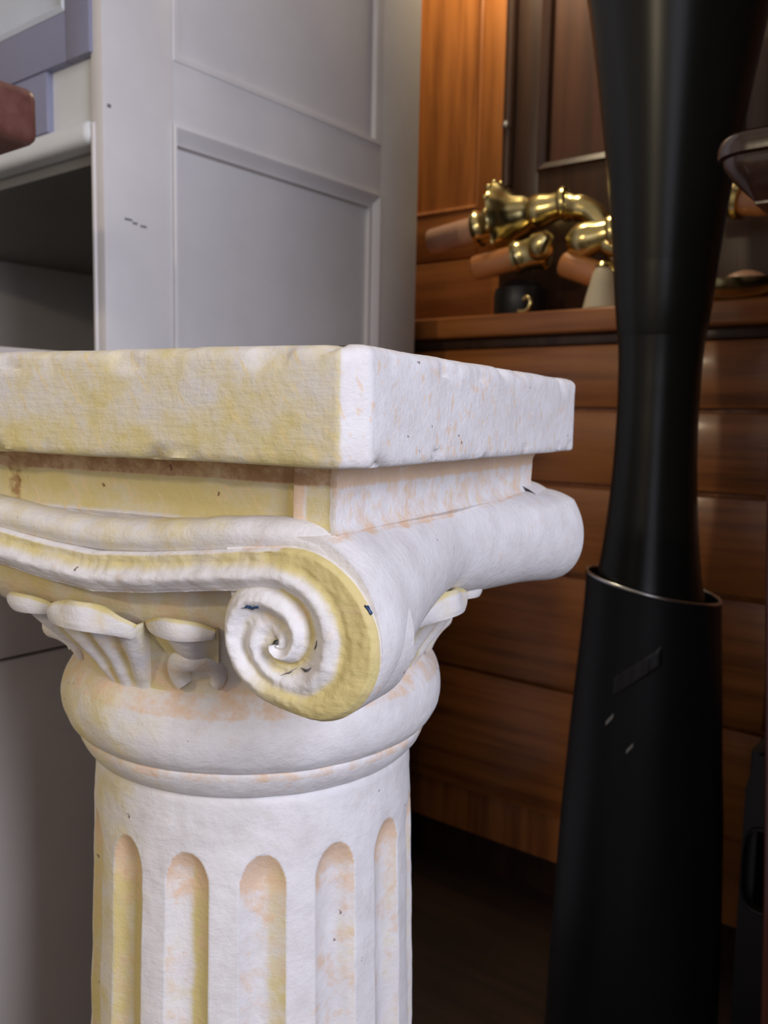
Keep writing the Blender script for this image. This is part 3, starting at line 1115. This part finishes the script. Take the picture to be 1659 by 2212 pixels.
door = fbox('cupboard_door', cup, (-1.20, V0 + 0.004, 0.425), (U0 - 0.0630, V0 + 0.012, 0.98), 'pale_blue_paint', 0.0, 'sunk pale blue door panel')
fbox('door_stile', cup, (U0 - 0.0600, V0 - 0.004, 0.3685), (U0 - 0.0165, V0 + 0.014, 1.02), 'blue_paint', 0.001)
fbox('door_rail', cup, (-1.20, V0 - 0.004, 0.3685), (U0 - 0.0605, V0 + 0.014, 0.4190), 'blue_paint', 0.001)
frame_quads('door_moulding', cup, 'v', [(-1.20, U0 - 0.0600, 0.419, 0.99, V0 - 0.004), (-1.195, U0 - 0.0630, 0.424, 0.985, V0 - 0.006),
            (-1.187, U0 - 0.070, 0.431, 0.978, V0 + 0.000), (-1.186, U0 - 0.071, 0.432, 0.977, V0 + 0.005)], 'pale_blue_paint')
fbox('blue_batten', cup, (-1.20, V0 - 0.002, 0.3045), (-0.9100, V0 + 0.010, 0.3683), 'blue_paint', 0.001)  # added strip carrying the painted blue shade down below the door
# pencil scuffs on the front stile
for (v, z, l) in ((0.578, 0.2035, 0.006), (0.588, 0.2010, 0.004), (0.598, 0.1995, 0.005)):
    fbox('scuff', cup, (U0 - 0.001, v, z), (U0 + 0.00025, v + l * 1.6, z + 0.0022), 'pencil', 0.0)
fbox('scuff', cup, (U0 - 0.001, 0.5585, 0.3130), (U0 + 0.00025, 0.5630, 0.3165), 'pencil', 0.0)

# ---- storage box beside the column
bx = fthing('storage_box', -0.72, 0.28, 'plain taupe box with a lid seam behind the column at lower left', 'box')
fbox('body', bx, (-0.84, 0.06, -EYE), (-0.602, 0.492, -0.1835), 'taupe', 0.002)
fbox('lid', bx, (-0.842, 0.058, -0.1815), (-0.600, 0.494, 0.045), 'taupe', 0.003)  # top raised out of view to block the warm lamp from the drawers

# ---- mahogany board end, upper left
bd = fthing('wooden_board', -0.80, 0.37, 'reddish brown wooden board end poking in at upper left edge', 'board', z=0.20)
bm = bmesh.new()
box_bm(bm, Vector((-1.00, 0.240, 0.1955)) - Vector(fo(bd)), Vector((-0.6200, 0.3700, 0.2360)) - Vector(fo(bd)), 0.008, 3)
obj('plank', bm_mesh('plank', bm, 'mahogany'), bd)
fbox('bracket', bd, (-0.99, 0.26, 0.150), (-0.96, 0.36, 0.1955), 'mahogany')
fbox('support_post', bd, (-1.0, 0.24, -EYE), (-0.96, 0.37, 0.155), 'mahogany')

# ---- sideboard with panelled upper part
VD = 1.1735
sbd = fthing('sideboard', -0.40, 1.40, 'orange brown wooden sideboard with drawers and panelled upper part', 'sideboard')
UA, UB = -1.10, 0.14
fbox('top', sbd, (UA - 0.01, VD, 0.1275), (UB + 0.01, 1.60, 0.1610), 'orange_wood_x', 0.005, 'projecting top board', 4)
fbox('carcase', sbd, (UA, VD + 0.040, -0.70), (UB, 1.60, 0.1270), 'orange_wood', 0.0)
fbox('plinth', sbd, (UA + 0.02, VD + 0.07, -EYE), (UB - 0.02, 1.58, -0.70), 'dark_wood', 0.0)
fbox('under_moulding', sbd, (UA, VD + 0.022, 0.1120), (UB, VD + 0.042, 0.1272), 'dark_wood', 0.002)  # dark strip standing in for the shadow under the top
zrows = [(0.0200, 0.1110), (-0.0925, 0.0145), (-0.2300, -0.0985), (-0.41, -0.236), (-0.62, -0.416)]
for z0_, z1_ in zrows:
    for u0_, u1_ in ((UA + 0.02, -0.290), (-0.284, UB - 0.02)):
        d_ = fbox('drawer', sbd, (u0_, VD + 0.026, z0_), (u1_, VD + 0.050, z1_), 'orange_wood_x', 0.003)
fbox('end_post', sbd, (UA - 0.003, VD + 0.03, -0.70), (UA + 0.018, VD + 0.06, 0.112), 'orange_wood', 0.002)
# upper part
VH = 1.3735
fbox('upper_base', sbd, (UA, VH - 0.012, 0.1610), (UB, 1.58, 0.2880), 'orange_rail', 0.005, 'base rail of the upper part')
fbox('upper_carcase', sbd, (UA, VH + 0.02, 0.288), (UB, 1.58, 1.15), 'orange_wood', 0.0)


def hutch_door(u0, u1):
    z0, z1 = 0.292, 1.10
    w = 0.062
    fbox('door_stile', sbd, (u0, VH, z0), (u0 + w, VH + 0.021, z1), 'orange_wood', 0.002)
    fbox('door_stile', sbd, (u1 - w, VH, z0), (u1, VH + 0.021, z1), 'orange_wood', 0.002)
    fbox('door_rail', sbd, (u0 + w, VH, z0), (u1 - w, VH + 0.021, z0 + 0.088), 'orange_rail', 0.001)
    fbox('door_rail', sbd, (u0 + w, VH, z1 - 0.08), (u1 - w, VH + 0.021, z1), 'orange_rail', 0.001)
    fbox('door_panel', sbd, (u0 + w - 0.01, VH + 0.012, z0 + 0.07), (u1 - w + 0.01, VH + 0.021, z1 - 0.07), 'orange_wood', 0.0)
    frame_quads('door_bead', sbd, 'v', [(u0 + w - 0.003, u1 - w + 0.003, z0 + 0.085, z1 - 0.077, VH - 0.0005), (u0 + w, u1 - w, z0 + 0.088, z1 - 0.08, VH - 0.003),
                (u0 + w + 0.006, u1 - w - 0.006, z0 + 0.094, z1 - 0.086, VH + 0.001), (u0 + w + 0.008, u1 - w - 0.008, z0 + 0.096, z1 - 0.088, VH + 0.0125)], 'orange_wood')


hutch_door(UA + 0.01, -0.8120)
hutch_door(-0.8080, -0.30)
hutch_door(-0.296, 0.13)

# ---- dark framed door leaf leaning on the sideboard
lf = fthing('panelled_door_leaf', -0.42, 1.345, 'dark brown panelled door leaf propped up behind the brass candelabra', 'door leaf', z=0.161)
VL = 1.338
la, lb_ = -0.8040, -0.05
lf.rotation_euler = (0, 0, -AF)
fbox('stile', lf, (la, VL, 0.161), (la + 0.072, VL + 0.022, 1.05), 'dark_wood', 0.004)
fbox('stile', lf, (lb_ - 0.07, VL, 0.161), (lb_, VL + 0.022, 1.05), 'dark_wood', 0.004)
fbox('rail', lf, (la + 0.072, VL, 0.161), (lb_ - 0.07, VL + 0.022, 0.415), 'dark_wood', 0.002)
fbox('rail', lf, (la + 0.072, VL, 0.98), (lb_ - 0.07, VL + 0.022, 1.05), 'dark_wood', 0.002)
fbox('panel', lf, (la + 0.06, VL + 0.012, 0.32), (lb_ - 0.06, VL + 0.020, 1.0), 'red_brown_panel', 0.0)
fbox('muntin', lf, (-0.405, VL, 0.415), (-0.350, VL + 0.022, 1.0), 'dark_wood', 0.002)
for (a0, a1) in ((la + 0.072, -0.405), (-0.350, lb_ - 0.07)):
    frame_quads('bead', lf, 'v', [(a0 - 0.004, a1 + 0.004, 0.411, 0.984, VL - 0.0005), (a0, a1, 0.415, 0.98, VL - 0.004), (a0 + 0.010, a1 - 0.010, 0.425, 0.97, VL + 0.002),
                (a0 + 0.014, a1 - 0.014, 0.429, 0.966, VL + 0.0125)], 'dark_wood')
tube('edge_roll', [Vector((la + 0.014, VL - 0.004, 0.395)) - Vector(fo(lf)), Vector((la + 0.014, VL - 0.004, 1.05)) - Vector(fo(lf))], 0.010, 'dark_wood', lf)
lathe('pin', [(0.0001, 0.0), (0.006, 0.001), (0.008, 0.005), (0.006, 0.012), (0.0001, 0.014)], 'silver', lf, 20, Vector((la + 0.014, VL - 0.012, 0.487)) - Vector(fo(lf)))  # silver piece added as the small highlight on the frame

# ---- brass candelabra lying on the sideboard


def rel(o, pts):
    b = Vector(fo(o))
    return [Vector(p) - b for p in pts]


def candle_arm(parent, p0, p1, tube_len, scale, candle_mat, pan=True, pan_r=0.052):
    """candle tube -> cup -> drip pan -> socket along the line p0 (tip) to p1 (socket end)"""
    b = Vector(fo(parent))
    p0, p1 = Vector(p0), Vector(p1)
    ax = (p1 - p0).normalized()
    s = scale
    L_ = tube_len
    lathe('candle_tube', [(0.0001, 0.0), (0.016 * s, 0.0006), (0.0205 * s, 0.004), (0.0215 * s, 0.010), (0.0215 * s, L_ + 0.012)], candle_mat, parent, 32, p0 - b, ax)
    q = p0 + ax * L_
    lathe('candle_cup', [(0.0225 * s, 0.0), (0.0285 * s, 0.002), (0.0295 * s, 0.008), (0.0265 * s, 0.012), (0.0255 * s, 0.020), (0.0270 * s, 0.034),
                         (0.0300 * s, 0.044), (0.0315 * s, 0.049), (0.0290 * s, 0.054), (0.016 * s, 0.058)], 'brass', parent, 48, q - b, ax)
    q2 = q + ax * 0.056
    if pan:
        pr = lathe('drip_pan', [(0.012, 0.030), (0.022, 0.026), (pan_r * 0.72, 0.006), (pan_r * 0.95, -0.004), (pan_r * 1.03, -0.006), (pan_r, -0.002), (pan_r * 0.80, 0.009), (pan_r * 0.58, 0.022), (0.030, 0.038), (0.024, 0.046), (0.012, 0.046)],
                   'brass', parent, 96, q2 - b, ax, wob=lambda a, j: 1 + (0.025 * math.cos(16 * a) if j in (3, 4, 5) else 0))
        # beads around the pan's rim
        qt = Vector((0, 0, 1)).rotation_difference(ax)
        for k in range(16):
            a = 2 * math.pi * k / 16
            c = q2 + qt @ Vector((pan_r * 1.03 * math.cos(a), pan_r * 1.03 * math.sin(a), -0.006))
            bmb = bmesh.new()
            bmesh.ops.create_uvsphere(bmb, u_segments=10, v_segments=7, radius=0.0052)
            o_ = obj('bead', bm_mesh('bead', bmb, 'brass', 180), pr)
            o_.location = c - b
    lathe('socket', [(0.016, 0.0), (0.024, 0.010), (0.0270, 0.020), (0.0255, 0.034), (0.0220, 0.046), (0.0215, 0.060), (0.0260, 0.063), (0.0275, 0.068), (0.0260, 0.073), (0.0190, 0.076)],
          'brass', parent, 48, q2 + ax * 0.034 - b, ax)
    return q2 + ax * 0.106


def smooth_path(pts, n=40):
    return [Vector(p) for p in catmull([tuple(p) for p in pts], n)]


ZT = 0.1612
VK = 1.262
cd = fthing('brass_candelabrum', -0.66, VK, 'brass candelabrum lying tipped over with two candle tubes on the sideboard top', 'candelabrum', z=ZT)
end = candle_arm(cd, (-0.888, VK - 0.012, 0.2985), (-0.690, VK, 0.3270), 0.090, 1.02, 'candle', pan_r=0.060)
arm_pts = [end, (-0.640, VK, 0.3310), (-0.600, VK, 0.3160), (-0.575, VK, 0.288), (-0.560, VK, 0.255), (-0.535, VK + 0.005, 0.225), (-0.49, VK + 0.005, 0.215)]
pth = smooth_path(arm_pts)
tube('arm', rel(cd, pth), [0.0190 + (0.002 if (i % 10) < 2 else 0) - 0.00008 * i for i in range(40)], 'brass', cd, 24)
end2 = candle_arm(cd, (-0.775, VK - 0.050, 0.2395), (-0.640, VK - 0.030, 0.262), 0.070, 0.92, 'copper_candle', pan=False)
pth = smooth_path([end2, (-0.560, VK - 0.02, 0.262), (-0.52, VK - 0.012, 0.245), (-0.48, VK, 0.22)])
tube('arm', rel(cd, pth), [0.016] * 40, 'brass', cd, 20)
lathe('knob', [(0.0001, -0.022), (0.012, -0.019), (0.021, -0.008), (0.021, 0.006), (0.013, 0.016), (0.009, 0.022), (0.0001, 0.024)], 'brass', cd, 32, rel(cd, [(-0.652, VK - 0.055, 0.262)])[0], (0.6, -0.3, 0.5))
lathe('hub', [(0.0001, -0.035), (0.020, -0.032), (0.032, -0.018), (0.036, 0.0), (0.030, 0.016), (0.018, 0.028), (0.012, 0.036), (0.0001, 0.037)], 'brass', cd, 40, rel(cd, [(-0.480, VK, 0.215)])[0], (0.9, 0, -0.25))
end3 = candle_arm(cd, (-0.335, VK - 0.020, 0.292), (-0.43, VK - 0.006, 0.312), 0.035, 0.9, 'copper_candle', pan=False)
pth = smooth_path([end3, (-0.46, VK, 0.300), (-0.478, VK, 0.25), (-0.48, VK, 0.22)], 24)
tube('arm', rel(cd, pth), [0.015] * 24, 'brass', cd, 20)

cd2 = fthing('brass_wall_sconce', -0.55, 1.235, 'small copper coloured candle sconce in front of the big brass candelabrum', 'sconce', z=ZT)
lathe('candle_tube', [(0.0001, 0), (0.017, 0.001), (0.020, 0.006), (0.020, 0.075), (0.015, 0.080)], 'copper_candle', cd2, 28, rel(cd2, [(-0.628, 1.232, 0.238)])[0], (0.92, 0.1, -0.35))
lathe('candle_cup', [(0.018, 0), (0.026, 0.004), (0.024, 0.018), (0.028, 0.030), (0.018, 0.036)], 'brass', cd2, 32, rel(cd2, [(-0.567, 1.238, 0.212)])[0], (0.92, 0.1, -0.35))
lathe('back_plate', [(0.0001, 0.010), (0.020, 0.009), (0.032, 0.004), (0.040, 0.0), (0.0001, 0.0)], 'brass', cd2, 40, rel(cd2, [(-0.552, 1.236, ZT)])[0], (0, 0, 1))
tube('arm', rel(cd2, smooth_path([(-0.54, 1.241, 0.199), (-0.520, 1.242, 0.190), (-0.515, 1.240, 0.178), (-0.535, 1.238, 0.172), (-0.552, 1.236, 0.168)], 20)), 0.007, 'brass', cd2, 14)

bs = fthing('black_lamp_holder', -0.715, 1.262, 'black cylindrical lamp holder standing under the brass drip pan', 'lamp holder', z=ZT)
lathe('body', [(0.040, 0.0), (0.0425, 0.003), (0.0425, 0.040), (0.040, 0.048), (0.032, 0.052)], 'black_plastic', bs, 40)
lathe('collar', [(0.031, 0.051), (0.033, 0.054), (0.030, 0.058), (0.020, 0.059)], 'black_plastic', bs, 32)
hk = fthing('brass_hook', -0.668, 1.195, 'tiny brass hook lying at the front edge of the sideboard', 'hook', z=ZT)
tube('stem', [(-0.012, 0.0, 0.004), (0.0, 0.0, 0.004), (0.006, 0, 0.008), (0.009, 0, 0.016), (0.006, 0, 0.023), (0.0, 0, 0.025), (-0.004, 0, 0.021)], 0.0036, 'brass', hk, 12)
shl = fthing('cream_bell_shade', -0.548, 1.205, 'cream bell shaped glass shade beside the black vase on the sideboard', 'shade', z=ZT)
lathe('glass', [(0.026, 0.0), (0.0275, 0.001), (0.024, 0.018), (0.019, 0.036), (0.015, 0.052), (0.010, 0.060), (0.0001, 0.062)], 'cream_shell', shl, 36)
lathe('cap', [(0.011, 0.058), (0.012, 0.062), (0.008, 0.067), (0.0001, 0.068)], 'brass', shl, 24)
tr = fthing('brass_tray', -0.355, 1.225, 'low brass tray with worn rim right of the black vase', 'tray', z=ZT)
lathe('dish', [(0.055, 0.0), (0.065, 0.004), (0.078, 0.014), (0.082, 0.022), (0.079, 0.022), (0.062, 0.009), (0.0001, 0.007)], 'brass', tr, 64)
lathe('boss', [(0.034, 0.0085), (0.032, 0.024), (0.022, 0.036), (0.010, 0.041), (0.0001, 0.042)], 'candle', tr, 32)

# ---- tall black vase standing in a wider black sleeve
vx, vy = 0.2985, 0.95
sl = thing('black_sleeve_vase', (vx, vy, 0), 0, 'tall black tapered floor vase with slanted silver rim, at lower right', 'vase')
prof_px = [(-.775, 0.098), (-.765, .100), (-.70, .0965), (-.578, .0935), (-.4388, .0885), (-.3032, .0795), (-.25, .0760), (-.21, .0735), (-.190, .0722)]


def sleeve():
    n = 96
    hs = [z for z, r in prof_px]
    rs = [r for z, r in prof_px]
    m_ = 40
    P = np.zeros((n, m_ + 14, 3))
    for i in range(n):
        a = 2 * math.pi * i / n
        ztop = -0.1795 - 0.0125 * math.cos(a) + 0.003 * math.sin(a)
        for j in range(m_):
            z = hs[0] + (ztop - hs[0]) * j / (m_ - 1)
            r = float(np.interp(z, hs, rs)) + 0.0008 * nz(math.cos(a), math.sin(a), z * 6, 2)
            P[i, j] = (r * math.cos(a), r * math.sin(a), z + EYE)
        for j in range(14):
            k = j / 13
            r = 0.0722 - 0.0030 - 0.004 * (k > 0) * 0.2
            P[i, m_ + j] = (r * math.cos(a), r * math.sin(a), ztop - 0.08 * k + EYE)
    return grid_mesh('body', P, 'black_sleeve', close_u=True, smooth=60, cap_v0=True)


obj('body', sleeve(), sl)
rp = []
for i in range(73):
    a = 2 * math.pi * i / 72
    rp.append((0.0710 * math.cos(a), 0.0710 * math.sin(a), -0.1785 - 0.0125 * math.cos(a) + 0.003 * math.sin(a) + EYE))
P = np.zeros((72, 12, 3))
for i in range(72):
    a = 2 * math.pi * i / 72
    for j in range(12):
        b_ = 2 * math.pi * j / 12
        r = 0.0715 + 0.0021 * math.cos(b_)
        P[i, j] = (r * math.cos(a), r * math.sin(a), -0.1785 - 0.0125 * math.cos(a) + 0.003 * math.sin(a) + 0.0019 * math.sin(b_) + EYE)
obj('rim', grid_mesh('rim', P, 'silver', close_u=True, close_v=True, smooth=180), sl, label='thin silver rim')


def patch(name, parent, a0, a1, z0, z1, mat, tilt=0.0, ripples=0):
    n, m_ = 14, 10
    P = np.zeros((n, m_, 3))
    hs = [z for z, r in prof_px]
    rs = [r for z, r in prof_px]
    for i in range(n):
        for j in range(m_):
            s, t = i / (n - 1), j / (m_ - 1)
            a = a0 + (a1 - a0) * s
            z = z0 + (z1 - z0) * t + tilt * s
            edge = min(s, 1 - s, t, 1 - t)
            r = float(np.interp(z, hs, rs)) + (0.0012 if edge > 0.02 else -0.0015) + (0.0012 * math.sin(s * ripples * 6.28) if ripples and edge > 0 else 0)
            P[i, j] = (r * math.cos(a), r * math.sin(a), z + EYE)
    obj(name, grid_mesh(name, P, mat, smooth=60), parent)


A0 = -math.pi / 2 - 0.30
patch('scuff', sl, A0 - 0.52, A0 - 0.41, -0.322, -0.316, 'scuff', 0.012)
patch('scuff', sl, A0 - 0.22, A0 - 0.13, -0.346, -0.341, 'scuff', 0.010)
patch('torn_tape', sl, A0 - 0.48, A0 + 0.22, -0.292, -0.268, 'black_plastic', 0.045, 5)

tv = thing('trumpet_vase', (vx - 0.0045, vy, 0.55), 0, 'dark glossy trumpet shaped vase rising out of the silver rimmed sleeve', 'vase')
tprof = [(0.040, 0.0), (0.062, 0.004), (0.0625, 0.020), (0.0600, 0.036), (0.0550, 0.060), (0.0490, 0.110), (0.0445, 0.170), (0.0428, 0.225), (0.0428, 0.260), (0.0445, 0.306), (0.0520, 0.379),
         (0.0615, 0.4645), (0.0755, 0.5625), (0.0915, 0.6590), (0.1080, 0.73), (0.121, 0.77), (0.124, 0.775), (0.1215, 0.778), (0.106, 0.735), (0.0890, 0.659), (0.073, 0.5625), (0.0590, 0.4645), (0.042, 0.30), (0.0001, 0.28)]
tp = catmull(tprof, 120)
lathe('body', [(max(1e-5, r), h) for r, h in tp], 'black_glass', tv, 96, smooth=60)

# ---- dark glossy side table at the right edge
ps = fthing('side_table', -0.02, 0.775, 'dark glossy wooden side table with rounded moulded edge at right edge', 'table')


def rounded_top():
    u0_, u1_, v0_, v1_ = -0.2380, 0.150, 0.700, 0.850
    zt = 0.2230
    prof = [(0.080, -0.052), (0.034, -0.050), (0.022, -0.043), (0.012, -0.033), (0.0055, -0.024), (0.0045, -0.0195), (0.0005, -0.0180), (0.0, -0.0120), (0.0015, -0.0055), (0.0055, -0.0015), (0.0115, 0.0), (0.070, 0.0)]
    pts = []
    rc = 0.030
    for cx_, cy_, a0 in ((u1_ - rc, v0_ + rc, -90), (u1_ - rc, v1_ - rc, 0), (u0_ + rc, v1_ - rc, 90), (u0_ + rc, v0_ + rc, 180)):
        for k in range(17):
            a = math.radians(a0 + 90 * k / 16)
            pts.append((cx_ + rc * math.cos(a), cy_ + rc * math.sin(a), math.cos(a), math.sin(a)))
    P = np.zeros((len(pts), len(prof), 3))
    ob = Vector(fo(ps))
    for i, (x, y, nx, ny) in enumerate(pts):
        for j, (ins, dz) in enumerate(prof):
            if ins > rc:
                k = rc * 0.98
                P[i, j] = Vector((x - nx * k, y - ny * k, zt + dz)) - ob
            else:
                P[i, j] = Vector((x - nx * ins, y - ny * ins, zt + dz)) - ob
    return grid_mesh('table_top', P, 'stand_wood', close_u=True, smooth=45, cap_v0=True, cap_v1=True)


obj('table_top', rounded_top(), ps)
fbox('apron', ps, (-0.182, 0.735, 0.095), (0.122, 0.815, 0.1712), 'stand_wood', 0.002)
for (lu_, lv_) in ((-0.1715, 0.745), (-0.1715, 0.805), (0.110, 0.745), (0.110, 0.805)):
    path_ = smooth_path_pre = [Vector(p) for p in catmull([(lu_, lv_, 0.170), (lu_ + 0.003, lv_, 0.095), (lu_ - 0.003, lv_, 0.02), (lu_ - 0.001, lv_, -0.10), (lu_ + 0.014, lv_, -0.40), (lu_ + 0.026, lv_, -EYE)], 40)]
    tube('leg', [p - Vector(fo(ps)) for p in path_], [0.0185 - 0.004 * abs(k / 39 - 0.25) - 0.005 * k / 39 for k in range(40)], 'table_leg', ps, 18)

# ---- black crate with an oval hand hole, lower right
cr = fthing('black_crate', -0.06, 1.02, 'black plastic crate with an oval hand hole at lower right corner', 'crate')


def crate():
    u0_, u1_, v0_, v1_, z0_, z1_ = -0.240, 0.13, 0.94, 1.14, -EYE, -0.345
    ob = Vector(fo(cr))
    # front wall with a slot
    bm_ = bmesh.new()
    hu, hz, hw, hh = -0.212, -0.470, 0.026, 0.046
    n = 40
    for (vv, flip) in ((v0_, False), (v0_ + 0.012, True)):
        inner, outer = [], []
        for i in range(n):
            a = 2 * math.pi * i / n
            cx_, cz_ = math.cos(a), math.sin(a)
            e = 0.55
            iu = hw * math.copysign(abs(cx_) ** e, cx_)
            iz = hh * math.copysign(abs(cz_) ** e, cz_)
            inner.append(bm_.verts.new(Vector((hu + iu, vv, hz + iz)) - ob))
            k = min((u1_ - hu) / cx_ if cx_ > 1e-6 else 1e9, (u0_ - hu) / cx_ if cx_ < -1e-6 else 1e9,
                    (z1_ - hz) / cz_ if cz_ > 1e-6 else 1e9, (z0_ - hz) / cz_ if cz_ < -1e-6 else 1e9)
            outer.append(bm_.verts.new(Vector((hu + cx_ * k, vv, hz + cz_ * k)) - ob))
        for i in range(n):
            j = (i + 1) % n
            bm_.faces.new((inner[i], inner[j], outer[j], outer[i]))
        if not flip:
            first = inner
        else:
            for i in range(n):
                j = (i + 1) % n
                bm_.faces.new((first[i], first[j], inner[j], inner[i]))
    obj('front_wall', bm_mesh('front_wall', bm_, 'black_plastic', 30), cr)
    ring = []
    Pn = np.zeros((n, 8, 3))
    for i in range(n):
        a = 2 * math.pi * i / n
        cx_, cz_ = math.cos(a), math.sin(a)
        for j in range(8):
            b_ = 2 * math.pi * j / 8
            k = 1 + 0.05 * math.cos(b_)
            Pn[i, j] = Vector((hu + (hw * k) * math.copysign(abs(cx_) ** .55, cx_), v0_ - 0.001 + 0.003 * math.sin(b_), hz + hh * k * math.copysign(abs(cz_) ** .55, cz_))) - ob
    obj('hand_hole_rim', grid_mesh('hand_hole_rim', Pn, 'black_plastic', close_u=True, close_v=True, smooth=180), cr)
    fbox('side_wall', cr, (u0_, v0_ + 0.012, z0_), (u0_ + 0.012, v1_, z1_), 'black_plastic')
    fbox('side_wall', cr, (u1_ - 0.012, v0_ + 0.012, z0_), (u1_, v1_, z1_), 'black_plastic')
    fbox('rear_wall', cr, (u0_ + 0.012, v1_ - 0.012, z0_), (u1_ - 0.012, v1_, z1_), 'black_plastic')
    fbox('bottom', cr, (u0_ + 0.012, v0_ + 0.012, z0_), (u1_ - 0.012, v1_ - 0.012, z0_ + 0.012), 'black_plastic')


crate()
for o in bpy.data.objects:
    if '_b' in o:
        del o['_b']
